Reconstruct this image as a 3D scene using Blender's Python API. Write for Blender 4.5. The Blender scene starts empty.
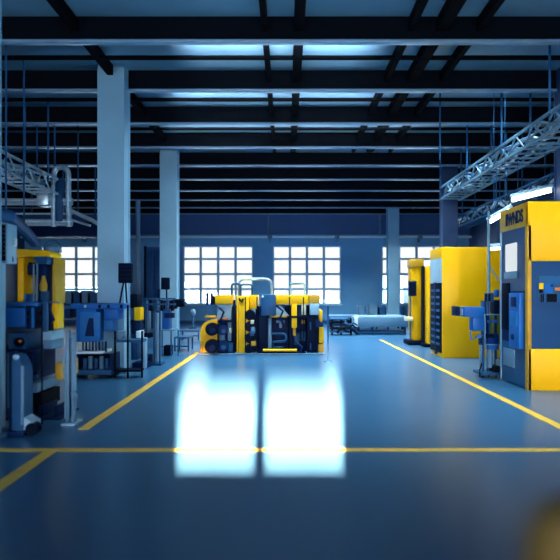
import bpy, bmesh, math, random
from mathutils import Vector, Matrix
random.seed(7)
S = bpy.context.scene
COL = S.collection
F, CX, CY, CAMZ = 560.0, 286.0, 294.0, 1.6
PI = math.pi

def X(px, d): return (px - CX) * d / F
def Z(py, d): return CAMZ - (py - CY) * d / F
def DF(py): return CAMZ * F / (py - CY)          # distance of a floor point

# ------------------------------------------------------------------ materials
def lin(c):
    return tuple((v/255/12.92 if v/255 <= .04045 else ((v/255+.055)/1.055)**2.4) for v in c)

def paint(name, rgb, rough=.45, metal=0.0, var=.12, scale=6.0, coat=0.0, bump=0.0, spec=.5):
    m = bpy.data.materials.new(name); m.use_nodes = True
    nt = m.node_tree; b = nt.nodes['Principled BSDF']
    c = lin(rgb)
    tc = nt.nodes.new('ShaderNodeTexCoord')
    nz = nt.nodes.new('ShaderNodeTexNoise'); nz.inputs['Scale'].default_value = scale; nz.inputs['Detail'].default_value = 4
    nt.links.new(tc.outputs['Object'], nz.inputs['Vector'])
    rp = nt.nodes.new('ShaderNodeValToRGB')
    rp.color_ramp.elements[0].position = .3; rp.color_ramp.elements[1].position = .7
    rp.color_ramp.elements[0].color = (*[v*(1-var) for v in c], 1)
    rp.color_ramp.elements[1].color = (*[min(1, v*(1+var)) for v in c], 1)
    nt.links.new(nz.outputs['Fac'], rp.inputs['Fac'])
    nt.links.new(rp.outputs['Color'], b.inputs['Base Color'])
    b.inputs['Roughness'].default_value = rough; b.inputs['Metallic'].default_value = metal
    b.inputs['Coat Weight'].default_value = coat; b.inputs['Coat Roughness'].default_value = .15
    b.inputs['Specular IOR Level'].default_value = spec
    if bump:
        bp = nt.nodes.new('ShaderNodeBump'); bp.inputs['Strength'].default_value = bump; bp.inputs['Distance'].default_value = .01
        nt.links.new(nz.outputs['Fac'], bp.inputs['Height']); nt.links.new(bp.outputs['Normal'], b.inputs['Normal'])
    return m

def emit(name, rgb, s):
    m = bpy.data.materials.new(name); m.use_nodes = True
    nt = m.node_tree; nt.nodes.clear()
    e = nt.nodes.new('ShaderNodeEmission'); e.inputs[0].default_value = (*rgb, 1); e.inputs[1].default_value = s
    o = nt.nodes.new('ShaderNodeOutputMaterial'); nt.links.new(e.outputs[0], o.inputs[0]); return m

def glass(name, tint=(1, 1, 1), refl=.08):
    m = bpy.data.materials.new(name); m.use_nodes = True
    nt = m.node_tree; nt.nodes.clear()
    t = nt.nodes.new('ShaderNodeBsdfTransparent'); t.inputs[0].default_value = (*tint, 1)
    g = nt.nodes.new('ShaderNodeBsdfGlossy'); g.inputs['Roughness'].default_value = .03
    f = nt.nodes.new('ShaderNodeFresnel'); f.inputs[0].default_value = 1.45
    x = nt.nodes.new('ShaderNodeMixShader'); o = nt.nodes.new('ShaderNodeOutputMaterial')
    nt.links.new(f.outputs[0], x.inputs[0]); nt.links.new(t.outputs[0], x.inputs[1]); nt.links.new(g.outputs[0], x.inputs[2])
    nt.links.new(x.outputs[0], o.inputs[0]); return m

M = dict(
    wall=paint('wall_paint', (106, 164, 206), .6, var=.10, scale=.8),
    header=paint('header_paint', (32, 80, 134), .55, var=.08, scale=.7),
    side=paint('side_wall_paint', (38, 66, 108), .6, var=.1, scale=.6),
    ceil=paint('roof_deck', (112, 150, 178), .38, metal=.35, var=.22, scale=.45),
    web=paint('beam_web_shade', (2, 7, 18), .7, spec=.08, var=.15, scale=2),  # unlit web face: its shade is put into a near-black paint
    flange=paint('beam_flange_lit', (120, 150, 178), .35, metal=.2, var=.1, scale=3),  # lit flange: the light on it is put into a paler paint
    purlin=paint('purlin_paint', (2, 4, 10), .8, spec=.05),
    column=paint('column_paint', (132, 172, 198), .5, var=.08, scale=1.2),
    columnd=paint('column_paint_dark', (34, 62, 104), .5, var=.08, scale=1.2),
    frame=paint('window_frame_paint', (190, 216, 235), .5),
    yellow=paint('machine_yellow', (255, 183, 8), .38, var=.04, scale=2, spec=.15),
    yellowd=paint('machine_yellow_dark', (196, 142, 12), .5, var=.15, scale=5),  # deeper, more mottled copy of the machine yellow
    ochre=paint('dull_ochre_paint', (126, 96, 42), .7),
    line=paint('floor_line_yellow', (226, 174, 52), .45, var=.10, scale=9),
    blue=paint('machine_blue', (6, 90, 166), .45, spec=.25, var=.08, scale=4),
    blue2=paint('machine_blue_light', (22, 106, 176), .45, spec=.3, var=.10, scale=8),
    navy=paint('machine_navy', (2, 32, 74), .55, spec=.1, var=.15, scale=5),
    panel=paint('panel_blue', (14, 62, 108), .4, var=.05, scale=2, spec=.3),
    slate=paint('slate_blue', (26, 76, 120), .5, spec=.2, var=.12, scale=5),
    grey=paint('light_grey_paint', (140, 174, 198), .42, var=.08, scale=4),
    mid=paint('mid_grey_paint', (84, 122, 152), .45, var=.1, scale=4),
    white=paint('white_paint', (226, 236, 240), .4, var=.04, scale=4),
    dark=paint('dark_metal', (3, 14, 36), .6, spec=.05, var=.2, scale=7),
    black=paint('black_rubber', (4, 10, 22), .7, spec=.1, var=.2, scale=9),
    steel=paint('bright_steel', (188, 206, 220), .3, metal=.5, var=.12, scale=8),
    galv=paint('galvanised', (160, 186, 206), .36, metal=.4, var=.2, scale=10),
    orange=paint('orange_mark', (214, 110, 30), .5),
    beige=paint('beige_plastic', (214, 206, 176), .5),
    ground=paint('outside_concrete', (225, 235, 238), .8, scale=.3),
    bldg=paint('outside_building', (170, 185, 195), .8, scale=.3),
)
M['glass'] = glass('window_glass')
M['tint'] = glass('tinted_glass', (.42, .62, .85))
M['lamp'] = emit('lamp_tube', (1, 1, .97), 9)
M['fill_emit'] = emit('fill_lamp_tube', (.7, .9, 1), 100)
M['panelglow'] = emit('white_panel_glow', (.86, .95, 1), .85)

# floor: glossy blue epoxy
m = paint('floor_epoxy', (42, 88, 126), .30, var=.06, scale=.5, spec=.6)
nt = m.node_tree; b = nt.nodes['Principled BSDF']
tc = nt.nodes.new('ShaderNodeTexCoord')
n1 = nt.nodes.new('ShaderNodeTexNoise'); n1.inputs['Scale'].default_value = 55; n1.inputs['Detail'].default_value = 3
nt.links.new(tc.outputs['Object'], n1.inputs['Vector'])
bp = nt.nodes.new('ShaderNodeBump'); bp.inputs['Strength'].default_value = .05; bp.inputs['Distance'].default_value = .004
nt.links.new(n1.outputs['Fac'], bp.inputs['Height']); nt.links.new(bp.outputs['Normal'], b.inputs['Normal'])
n2 = nt.nodes.new('ShaderNodeTexNoise'); n2.inputs['Scale'].default_value = 1.3; n2.inputs['Detail'].default_value = 5
nt.links.new(tc.outputs['Object'], n2.inputs['Vector'])
mr = nt.nodes.new('ShaderNodeMapRange'); mr.inputs['To Min'].default_value = .26; mr.inputs['To Max'].default_value = .31
nt.links.new(n2.outputs['Fac'], mr.inputs['Value']); nt.links.new(mr.outputs[0], b.inputs['Roughness'])
M['floor'] = m

# ------------------------------------------------------------------ mesh builder
class MB:
    def __init__(s): s.bm = bmesh.new()
    def box(s, x0, x1, y0, y1, z0, z1, bev=0.0):
        x0, x1 = min(x0, x1), max(x0, x1); y0, y1 = min(y0, y1), max(y0, y1); z0, z1 = min(z0, z1), max(z0, z1)
        vs = [s.bm.verts.new((x, y, z)) for x in (x0, x1) for y in (y0, y1) for z in (z0, z1)]
        fs = [s.bm.faces.new([vs[i] for i in q]) for q in
              ((0, 1, 3, 2), (4, 6, 7, 5), (0, 4, 5, 1), (2, 3, 7, 6), (0, 2, 6, 4), (1, 5, 7, 3))]
        if bev:
            es = list({e for f in fs for e in f.edges})
            bmesh.ops.bevel(s.bm, geom=es, offset=min(bev, .45*min(x1-x0, y1-y0, z1-z0)), segments=2, affect='EDGES', profile=.5)
        return s
    def pbox(s, px0, px1, py0, py1, d, dep, bev=0.0):
        """box whose front face stands at distance d"""
        x0, x1 = X(px0, d), X(px1, d)
        if px1 < 200 and X(px1, d+dep) > x0 + .02: x1 = X(px1, d+dep)      # the side facing the aisle is in view too
        if px0 > 400 and X(px0, d+dep) < x1 - .02: x0 = X(px0, d+dep)
        return s.box(x0, x1, d, d+dep, Z(py1, d), Z(py0, d), bev)
    def cyl(s, p, q, r, n=16, r2=None):
        p, q = Vector(p), Vector(q); ax = (q-p)
        rot = ax.to_track_quat('Z', 'Y').to_matrix().to_4x4()
        mt = Matrix.Translation((p+q)/2) @ rot
        bmesh.ops.create_cone(s.bm, cap_ends=True, segments=n, radius1=r, radius2=r if r2 is None else r2, depth=ax.length, matrix=mt)
        return s
    def ball(s, p, r, sc=(1, 1, 1)):
        bmesh.ops.create_uvsphere(s.bm, u_segments=16, v_segments=10, radius=r, matrix=Matrix.Translation(p) @ Matrix.Diagonal((*sc, 1)))
        return s
    def tube(s, pts, r, n=8):
        pts = [Vector(p) for p in pts]; rings = []
        prev = None
        for i, p in enumerate(pts):
            t = (pts[min(i+1, len(pts)-1)] - pts[max(i-1, 0)]).normalized()
            if prev is None:
                a = Vector((0, 0, 1)) if abs(t.z) < .9 else Vector((1, 0, 0)); u = t.cross(a).normalized()
            else:
                u = (prev - t*prev.dot(t)).normalized()
            prev = u; v = t.cross(u)
            rings.append([s.bm.verts.new(p + r*(math.cos(2*PI*k/n)*u + math.sin(2*PI*k/n)*v)) for k in range(n)])
        for a, b_ in zip(rings, rings[1:]):
            for k in range(n): s.bm.faces.new((a[k], a[(k+1) % n], b_[(k+1) % n], b_[k]))
        s.bm.faces.new(rings[0][::-1]); s.bm.faces.new(rings[-1]); return s
    def prism(s, poly, axis, a0, a1):
        """poly of 2D points extruded along axis: 'x'->(y,z), 'y'->(x,z), 'z'->(x,y)"""
        def mk(p, a): return {'x': (a, p[0], p[1]), 'y': (p[0], a, p[1]), 'z': (p[0], p[1], a)}[axis]
        A = [s.bm.verts.new(mk(p, a0)) for p in poly]; B = [s.bm.verts.new(mk(p, a1)) for p in poly]
        n = len(poly)
        s.bm.faces.new(A); s.bm.faces.new(B[::-1])
        for k in range(n): s.bm.faces.new((A[k], B[k], B[(k+1) % n], A[(k+1) % n]))
        return s
    def lathe(s, cx, cy, prof, n=20):
        rings = [[s.bm.verts.new((cx+r*math.cos(2*PI*k/n), cy+r*math.sin(2*PI*k/n), z)) for k in range(n)] for r, z in prof]
        for a, b_ in zip(rings, rings[1:]):
            for k in range(n): s.bm.faces.new((a[k], a[(k+1) % n], b_[(k+1) % n], b_[k]))
        s.bm.faces.new(rings[0][::-1]); s.bm.faces.new(rings[-1]); return s
    def build(s, name, mat, parent=None, loc=None):
        bmesh.ops.recalc_face_normals(s.bm, faces=s.bm.faces)
        org = WORLD[parent.name] if parent else Vector(loc or (0, 0, 0))
        bmesh.ops.translate(s.bm, verts=s.bm.verts, vec=-org)
        me = bpy.data.meshes.new(name); s.bm.to_mesh(me); s.bm.free()
        for p in me.polygons: p.use_smooth = True
        me.set_sharp_from_angle(angle=math.radians(32))
        me.materials.append(M[mat])
        o = bpy.data.objects.new(name, me); COL.objects.link(o)
        if parent: o.parent = parent
        else: o.location = org
        WORLD[o.name] = org.copy()
        return o
WORLD = {}

def tag(o, label, cat, group=None):
    o['label'] = label; o['category'] = cat
    if group: o['group'] = group
    return o
def thing(name, label, cat, loc, group=None):
    o = bpy.data.objects.new(name, None); COL.objects.link(o); o.location = loc; o.empty_display_size = .1
    WORLD[o.name] = Vector(loc); return tag(o, label, cat, group)
def struct(o, label=None):
    o['kind'] = 'structure'
    if label: o['label'] = label
    return o
def dup(root, loc, label, group=None):
    r = root.copy(); COL.objects.link(r); r.location = loc; r['label'] = label
    if group: r['group'] = group
    for ch in list(root.children):
        c = ch.copy(); COL.objects.link(c); c.parent = r
        for g in list(ch.children):
            q = g.copy(); COL.objects.link(q); q.parent = c
    return r
def arc(c, r, a0, a1, n, f):
    return [f(c[0]+r*math.cos(a0+(a1-a0)*k/n), c[1]+r*math.sin(a0+(a1-a0)*k/n)) for k in range(n+1)]
def hoop(x0, x1, z0, z1, y, r):
    """pts of an upside-down U with rounded corners in the plane y"""
    f = lambda a, b_: (a, y, b_)
    return [(x0, y, z0)] + arc((x0+r, z1-r), r, PI, PI/2, 6, f) + arc((x1-r, z1-r), r, PI/2, 0, 6, f) + [(x1, y, z0)]

# ------------------------------------------------------------------ the hall
XL, XR, YB, YR, ZC = -14.0, 9.8, 30.0, -10.0, 6.27
struct(MB().box(XL-.3, XR+.3, YR-.3, YB+.3, -.2, 0).build('floor', 'floor'), 'glossy blue epoxy factory floor')
struct(MB().box(XL-.3, XR+.3, YR-.3, YB+.3, ZC, ZC+.2).build('ceiling', 'ceil'), 'dark metal roof deck')
WZ0, WZ1 = 1.06, 4.17
wins = [(-13.15, -9.4), (-5.52, -1.77), (-.70, 2.95), (5.14, 8.89)]
w = MB(); w.box(XL-.3, XR+.3, YB, YB+.3, 0, WZ0); w.box(XL-.3, XR+.3, YB, YB+.3, WZ1, ZC)
xs = [XL-.3] + [v for a in wins for v in a] + [XR+.3]
for i in range(0, len(xs), 2): w.box(xs[i], xs[i+1], YB, YB+.3, WZ0, WZ1)
struct(w.build('wall_back', 'wall'), 'blue back wall with four tall grid windows')
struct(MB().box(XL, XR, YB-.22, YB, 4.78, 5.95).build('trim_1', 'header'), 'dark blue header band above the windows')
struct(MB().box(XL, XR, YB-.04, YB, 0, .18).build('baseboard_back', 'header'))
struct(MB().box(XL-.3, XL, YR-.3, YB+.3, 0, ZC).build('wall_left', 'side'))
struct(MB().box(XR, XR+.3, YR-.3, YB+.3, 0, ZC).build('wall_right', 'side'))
# unseen rear wall behind the camera, low openings sized to let in fill light
rw = [(-12, -6.5), (-5.5, 0), (1, 6.5), (7.2, 9.4)]
RZ0, RZ1 = .15, 2.1
w = MB(); w.box(XL-.3, XR+.3, YR-.3, YR, 0, RZ0); w.box(XL-.3, XR+.3, YR-.3, YR, RZ1, ZC)
xs = [XL-.3] + [v for a in rw for v in a] + [XR+.3]
for i in range(0, len(xs), 2): w.box(xs[i], xs[i+1], YR-.3, YR, RZ0, RZ1)
struct(w.build('wall_rear', 'wall'))
def portal(x0, x1, z0, z1, y, rz):
    l = bpy.data.lights.new('window_portal', 'AREA'); l.shape = 'RECTANGLE'; l.size = x1-x0; l.size_y = z1-z0
    l.cycles.is_portal = True
    o = bpy.data.objects.new('window_portal', l); COL.objects.link(o)
    o.location = ((x0+x1)/2, y, (z0+z1)/2); o.rotation_euler = (PI/2, 0, rz)
where = ['far left, behind the left machines', 'left of the pair behind the yellow press', 'right of the pair behind the yellow press', 'far right, behind the yellow cabinet']
for i, (a, b_) in enumerate(wins):
    f = MB(); bars = 5
    for k in range(5):
        x = a + (b_-a)*k/4; wd = .07
        x0, x1 = max(a, x-wd), min(b_, x+wd); f.box(x0, x1, YB+.08, YB+.18, WZ0, WZ1)
    for z in (WZ0, 1.86, 2.67, 3.48, WZ1):
        f.box(a, b_, YB+.085, YB+.175, max(WZ0, z-.06), min(WZ1, z+.06))
    fo = struct(f.build('window_%d' % (i+1), 'frame', loc=((a+b_)/2, YB, WZ0)), 'blue-framed sixteen-pane window, ' + where[i])
    MB().box(a, b_, YB+.125, YB+.135, WZ0, WZ1).build('pane', 'glass', fo)
    MB().box(a-.06, b_+.06, YB-.08, YB+.06, WZ0-.07, WZ0).build('window_sill', 'frame', fo)
    portal(a, b_, WZ0, WZ1, YB+.32, PI)
for i, (a, b_) in enumerate(rw): portal(a, b_, RZ0, RZ1, YR-.32, 0)
struct(MB().box(-60, 60, YB+.31, 160, -.3, -.1).build('ground', 'ground'), 'pale yard outside the windows')
ob = MB()
for x0, x1, h in ((-26, -17, 2.4), (-16.5, -12, 3.0), (9, 13, 3.6), (14, 22, 2.6), (-11, -8, 2.0)): ob.box(x0, x1, 62, 70, -.1, h)
struct(ob.build('outside_buildings', 'bldg'), 'pale low buildings outside the windows')

# roof beams
ordn = ['nearest', 'second nearest', 'third nearest', 'fourth nearest', 'fifth nearest', 'sixth nearest', 'seventh nearest', 'eighth nearest', 'second farthest', 'farthest']
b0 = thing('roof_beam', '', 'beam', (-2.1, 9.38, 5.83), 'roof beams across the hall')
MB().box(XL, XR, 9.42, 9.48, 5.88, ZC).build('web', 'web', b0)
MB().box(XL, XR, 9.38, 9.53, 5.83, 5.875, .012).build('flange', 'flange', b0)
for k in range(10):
    lab = 'steel roof beam, web darkened as shade and lower flange paled as lit, ' + ordn[k] + ' of the ten across the hall'
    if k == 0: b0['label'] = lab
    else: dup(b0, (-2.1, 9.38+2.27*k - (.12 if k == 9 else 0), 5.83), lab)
# added louvred lamps, hidden behind the beams to brighten the floor and back wall
nth = ['nearest', 'second', 'third', 'fourth', 'fifth', 'sixth', 'seventh', 'eighth']
FILLW = [60, 300, 400, 380, 340, 340, 420, 460]
for k in range(8):
    y = 9.38+2.27*k+.42
    t = thing('fill_lamp', 'long white louvred fill lamp added out of view behind the %s roof beam from the camera' % nth[k], 'lamp', (1.4, y, 6.1), 'added louvred fill lamps')
    MB().box(-2.6, 5.4, y-.1, y+.1, 6.08, ZC).build('housing', 'grey', t)
    for xx in (-2.62, 5.38): MB().box(xx, xx+.04, y-.1, y+.1, 6.0, 6.08).build('end_plate', 'grey', t)
    l = bpy.data.lights.new('fill_lamp_light', 'AREA'); l.shape = 'RECTANGLE'; l.size = 7.9; l.size_y = .16; l.energy = FILLW[k]
    l.color = (.72, .96, 1); l.spread = math.radians(105)
    o = bpy.data.objects.new('fill_lamp_light', l); COL.objects.link(o); o.parent = t; o.location = (0, 0, 6.07-6.1)
for k, x0, x1, lab in ((0, -1.9, 1.6, 'long added uplight hidden on the nearest roof beam, above the hall centre'), (1, -2.6, 2.2, 'long added uplight hidden on the second roof beam, above the hall centre'),
                      (2, -3.2, 3.4, 'long added uplight hidden on the third roof beam, above the hall centre')):
    y = 9.38+2.27*k
    t = thing('fill_uplight', lab, 'lamp', ((x0+x1)/2, y+.1, 5.875), 'added uplights on the roof beams')  # added lamp, hidden on the beam to brighten the roof deck
    MB().box(x0-.03, x1+.03, y+.102, y+.148, 5.875, 5.90).build('housing', 'grey', t)
    l = bpy.data.lights.new('fill_uplight_strip', 'AREA'); l.shape = 'RECTANGLE'; l.size = x1-x0; l.size_y = .03; l.energy = (34, 55, 60)[k]*(x1-x0)
    l.color = (.8, .94, 1); l.spread = math.radians(44)
    o = bpy.data.objects.new('fill_uplight_strip', l); COL.objects.link(o); o.parent = t; o.location = (0, .04, .04); o.rotation_euler = (math.radians(116), 0, 0)
t = thing('fill_lamp', 'long white louvred fill lamp added out of view above the near right aisle, before the nearest roof beam', 'lamp', (3.2, 7.7, 6.1), 'added louvred fill lamps')  # added lamp, out of view, to brighten the right-hand floor
MB().box(.2, 6.2, 7.6, 7.8, 6.08, ZC).build('housing', 'grey', t)
for xx in (.2, 6.16): MB().box(xx, xx+.04, 7.6, 7.8, 6.0, 6.08).build('end_plate', 'grey', t)
l = bpy.data.lights.new('fill_lamp_light', 'AREA'); l.shape = 'RECTANGLE'; l.size = 5.9; l.size_y = .16; l.energy = 150
l.color = (.72, .96, 1); l.spread = math.radians(76)
o = bpy.data.objects.new('fill_lamp_light', l); COL.objects.link(o); o.parent = t; o.location = (0, 0, 6.07-6.1)
# conduits across the near bays, purlins along the hall
for k, nm in enumerate(('nearest', 'second', 'third')):
    y = 10.55 + 2.27*k
    tag(MB().cyl((XL, y, 6.05), (XR, y, 6.05), .045, 10).build('ceiling_conduit', 'purlin', loc=(0, y, 6.05)),
        'thin dark conduit under the roof deck in the %s bay between beams' % nm, 'pipe', 'conduits between the roof beams')
for x, r, txt in ((-.36, .05, 'thin dark rail along the roof left of the hall centre'), (.22, .085, 'thick dark rail along the roof near the hall centre'),
               (2.1, .05, 'thin dark rail along the roof right of the centre rails'), (2.62, .1, 'thickest dark rail along the roof on the right side'),
               (3.25, .05, 'thin dark rail along the roof just right of the thickest one'), (-3.55, .06, 'dark rail along the roof above the left columns')):
    tag(MB().box(x-r, x+r, 4, 17.5, 6.02, 6.02+.2).build('roof_rail', 'purlin', loc=(x, 17, 5.93)), txt, 'rail', 'rails along the roof')

# columns
def column(x0, x1, d, dep, label, mat='column', top=ZC):
    t = thing('steel_column', label, 'column', ((x0+x1)/2, d+dep/2, 0), 'steel columns')
    q = MB(); q.box(x0, x1, d, d+.05, .04, top); q.box(x0, x1, d+dep-.05, d+dep, .04, top)
    q.box(x0+.02, x1-.02, d+.05, d+dep-.05, .04, top)
    q.build('shaft', mat, t)
    MB().box(x0-.06, x1+.06, d-.06, d+dep+.06, 0, .04).build('base_plate', 'mid', t)
    return t
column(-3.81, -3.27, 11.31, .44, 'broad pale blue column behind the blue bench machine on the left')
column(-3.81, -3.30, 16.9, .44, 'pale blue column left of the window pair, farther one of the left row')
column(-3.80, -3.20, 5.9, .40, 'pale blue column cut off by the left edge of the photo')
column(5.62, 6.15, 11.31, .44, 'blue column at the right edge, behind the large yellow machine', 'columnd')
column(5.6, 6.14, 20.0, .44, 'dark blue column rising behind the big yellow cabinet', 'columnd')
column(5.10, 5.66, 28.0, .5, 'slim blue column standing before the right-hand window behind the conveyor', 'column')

# floor lines
def fl(name_lab, pts):
    q = MB(); q.prism(pts, 'z', 0.0005, .003)
    cx = sum(p[0] for p in pts)/len(pts); cy = sum(p[1] for p in pts)/len(pts)
    tag(q.build('floor_line', 'line', loc=(cx, cy, 0)), name_lab, 'floor marking', 'yellow floor lines')
fl('long yellow floor line running straight across the near floor', [(XL, 5.69), (XR, 5.69), (XR, 5.80), (XL, 5.80)])
fl('yellow floor line running away along the left machines', [(-2.46, 6.6), (-2.33, 6.6), (-2.33, 15.4), (-2.46, 15.4)])
fl('short yellow floor line in the bottom left corner', [(-2.44, 2.5), (-2.28, 2.5), (-2.33, 5.69), (-2.46, 5.69)])
fl('yellow floor line running away along the right machines', [(3.24, 3.5), (3.37, 3.5), (3.35, 19.6), (3.25, 19.6)])

# wall pipework
t = thing('wall_conduit', 'long pale pipe running along the back wall above the windows', 'pipe', (-2, 29.6, 4.6))
MB().cyl((XL, 29.6, 4.62), (XR, 29.6, 4.62), .06, 12).build('pipe', 'white', t)
for px in (270, 337, 83, 420):
    x = X(px, 29.6); q = MB(); q.box(x-.12, x+.12, 29.48, 29.72, 4.5, 4.7, .02); q.box(x-.04, x+.04, 29.6, 30, 4.36, 4.5); q.build('bracket', 'mid', t)
for px, l in ((268, 'short pale vertical pipe on the header band between the two middle windows'), (380, 'short pale vertical pipe on the header band beside the slim column')):
    x = X(px, 29.7)
    tag(MB().cyl((x, 29.72, 4.64), (x, 29.72, 5.85), .06, 10).build('drop_pipe', 'mid', loc=(x, 29.7, 4.75)), l, 'pipe')

# ------------------------------------------------------------------ overhead trays, rods and lamps
def tray(name, label, x0, x1, z, y0, y1, seed, mat='galv', lattice=.55, ncab=7, hang=(), ztop=ZC):
    rnd = random.Random(seed)
    t = thing(name, label, 'cable tray', ((x0+x1)/2, y0, z))
    for x in (x0, x1):
        q = MB(); q.box(x-.025, x+.025, y0, y1, z, z+.05); q.box(x-.025, x+.025, y0, y1, z+.36, z+.41)
        n = int((y1-y0)/lattice)
        for k in range(n):
            a, b_ = y0+k*lattice, y0+(k+1)*lattice
            za, zb = (z+.03, z+.38) if k % 2 else (z+.38, z+.03)
            q.cyl((x, a, za), (x, b_, zb), .02, 6)
        q.build('side_rail', mat, t)
    y = y0+.1
    while y < y1: MB().box(x0, x1, y, y+.06, z+.0, z+.03).build('rung', mat, t); y += .4
    for c in range(ncab):
        xx = x0+.06+(x1-x0-.12)*c/max(1, ncab-1); pts = []; yy = y0
        while yy <= y1: pts.append((xx+rnd.uniform(-.05, .05), yy, z+.08+rnd.uniform(.02, .3))); yy += .45
        MB().tube(pts, rnd.choice((.025, .035, .05)), 6).build('cable', rnd.choice(('steel', 'galv', 'dark', 'mid')), t)
    for hy in hang:
        for x in (x0, x1): MB().cyl((x, hy, z+.2), (x, hy, ztop), .022, 6).build('hanger_rod', 'slate', t)
    return t
tray('cable_tray', 'silver lattice cable tray hanging high on the right, receding towards the back', 4.85, 5.5, 4.55, 9.3, 17.6, 3, mat='mid', lattice=.42, ncab=9, hang=(10.3, 12.6, 15.0, 17.6))
tray('cable_tray', 'lower dark cable tray near the right wall beneath the silver lattice one', 6.3, 6.75, 4.05, 11, 21, 5, mat='slate', ncab=5, hang=(12, 16, 20))
tray('cable_tray', 'silver lattice cable tray hanging at the upper left edge', -6.2, -5.65, 4.05, 9.0, 13.85, 9, mat='steel', lattice=.4, ncab=9, hang=(10.6, 13.3))
def rod(px, d, y0, label):
    x = X(px, d); tag(MB().cyl((x, d, Z(y0, d)), (x, d, ZC), .02, 6).build('hanging_rod', 'slate', loc=(x, d, ZC)), label, 'rod', 'rods hanging from the roof')
# bent ducts at left
t = thing('pipe_gantry', 'silver pipe rack with tall bent pipe at the upper left, before the dark wall', 'pipe rack', (X(30, 14), 14, 0))
xa, xb = -8.8, X(57, 14)
for zz, r in ((3.95, .06), (3.86, .03), (3.42, .07), (3.34, .03), (3.62, .025)):
    MB().cyl((xa, 14.1, zz), (xb+.35, 14.1, zz), r, 10).build('rail_pipe', 'steel', t)
pts = [(xb-.12, 14.1, 3.3), (xb-.12, 14.1, 4.5)] + arc((xb+.06, 4.62), .18, PI, 0, 8, lambda a, b_: (a, 14.1, b_)) + [(xb+.24, 14.1, 4.4), (xb+.26, 14.1, 3.3)]
MB().tube(pts, .07, 10).build('bent_pipe', 'galv', t)
MB().box(xb-.5, xb-.2, 13.95, 14.25, 3.8, 4.25, .03).build('valve_block', 'steel', t)
MB().box(xb-.05, xb+.12, 14.0, 14.2, 3.42, 4.5, .02).build('damper', 'slate', t)
MB().tube([(xb+.2, 14.1, 3.75), (xb+.85, 14.1, 3.45), (xb+1.0, 14.1, 3.36)], .05, 8).build('brace', 'steel', t)
MB().tube([(xb+.2, 14.1, 3.5), (xb+.8, 14.1, 3.32)], .03, 8).build('brace', 'steel', t)
for x in (xa+.1, -7.3, xb-.1):
    MB().cyl((x, 14.1, 3.95), (x, 14.1, ZC), .022, 6).build('hanger_rod', 'slate', t)
for x in (xa+.05,): MB().cyl((x, 14.1, 0), (x, 14.1, 4), .05, 8).build('post', 'slate', t)
t = thing('ventilation_duct', 'dark rectangular air duct high up before the far left window', 'duct', (X(60, 20), 20.4, Z(236, 20)))
MB().box(X(20, 20), X(97, 20), 20, 20.9, Z(236, 20), Z(222, 20), .04).build('duct', 'navy', t)
for px in (26, 58, 91): MB().cyl((X(px, 20), 20.45, Z(223, 20)), (X(px, 20), 20.45, ZC), .03, 8).build('hanger_rod', 'slate', t)
t = thing('ventilation_duct', 'slate grey sagging duct above the yellow milling machine at left', 'duct', (X(10, 9.8), 9.8, 2.95))
MB().tube([(X(-40, 9.5), 9.5, 3.05), (X(10, 9.8), 9.8, 2.95), (X(24, 11), 11, 2.85), (X(34, 12), 12, 2.72)], .12, 10).build('duct', 'slate', t)
for px, y, z in ((6, 9.8, 3.0), (24, 11, 2.9)): MB().cyl((X(px, y), y, z), (X(px, y), y, ZC), .018, 8).build('hanger_rod', 'slate', t)
for px, d, yy, lab in ((78, 15.3, 218, 'thin rod hanging left of the broad column'), (37, 14.5, 190, 'thin rod hanging over the upper left pipe rack'),
                       (470, 18, 182, 'thin rod hanging farthest right-centre, by the dark column'), (440, 13, 160, 'thin rod hanging left of the right cable trays')):
    rod(px, d, yy, lab)

def lamp(label, p, q, r=.05, top=ZC):
    p, q = Vector(p), Vector(q); mid = (p+q)/2; dv = (q-p).normalized()
    t = thing('strip_lamp', label, 'lamp', mid, 'lit strip lamps')
    MB().tube([p, q], r, 10).build('tube', 'lamp', t)
    up = Vector((0, 0, .075)); MB().tube([p-dv*.04+up, q+dv*.04+up], .05, 4).build('housing', 'grey', t)
    for e in (p+dv*.12, q-dv*.12): MB().cyl(e+up, (e.x, e.y, top), .006, 6).build('hanger_rod', 'slate', t)
lamp('lit white strip lamp hanging above the large yellow machine', (4.75, 11.75, 3.58), (5.55, 11.75, 3.78), .05, 4.55)
lamp('lit white strip lamp left of the large yellow machine top', (X(489, 12.5), 12.5, Z(222, 12.5)), (X(510, 12.2), 12.2, Z(210, 12.2)), .045)
lamp('small lit strip lamp beside the corner post of the large yellow machine', (X(491, 13), 13, Z(249, 13)), (X(505, 13), 13, Z(248, 13)), .03, 4.55)
# slim white service mast by the big machine
t = thing('service_mast', 'slim white mast between the yellow cabinet and the large yellow machine', 'mast', (X(488.7, 11.6), 11.6, 0))
MB().cyl((X(488.7, 11.6), 11.6, .02), (X(488.7, 11.6), 11.6, Z(211, 11.6)), .028, 10).build('pole', 'grey', t)
MB().cyl((X(488.7, 11.6), 11.6, 0), (X(488.7, 11.6), 11.6, .03), .12, 16).build('foot', 'mid', t)
MB().tube([(X(489, 11.6), 11.6, Z(265, 11.6)), (X(499, 11.6), 11.6, Z(281, 11.6))], .016, 6).build('stay', 'grey', t)

# ------------------------------------------------------------------ the yellow press in the middle
D = 14.7
t = thing('press_machine', 'yellow and navy press machine standing alone in the middle of the hall', 'machine', (X(262, D), D+1, 0))
def P(name, mat, *boxes, parent=None, bev=.015):
    for bx in boxes: o = MB().pbox(*bx, bev).build(name, mat, parent or t)
    return o
MB().box(X(198, D), X(326, D), D-.05, D+2.2, 0, .05, .01).build('base_plate', 'mid', t)
hs = P('housing', 'navy', (219, 319, 306, 353, D+.45, 1.5))
P('housing_seam', 'dark', (257, 259, 306, 352, D+.42, .04), (288, 289.2, 306, 352, D+.42, .04), (303, 304, 306, 352, D+.42, .04), parent=hs)
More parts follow.
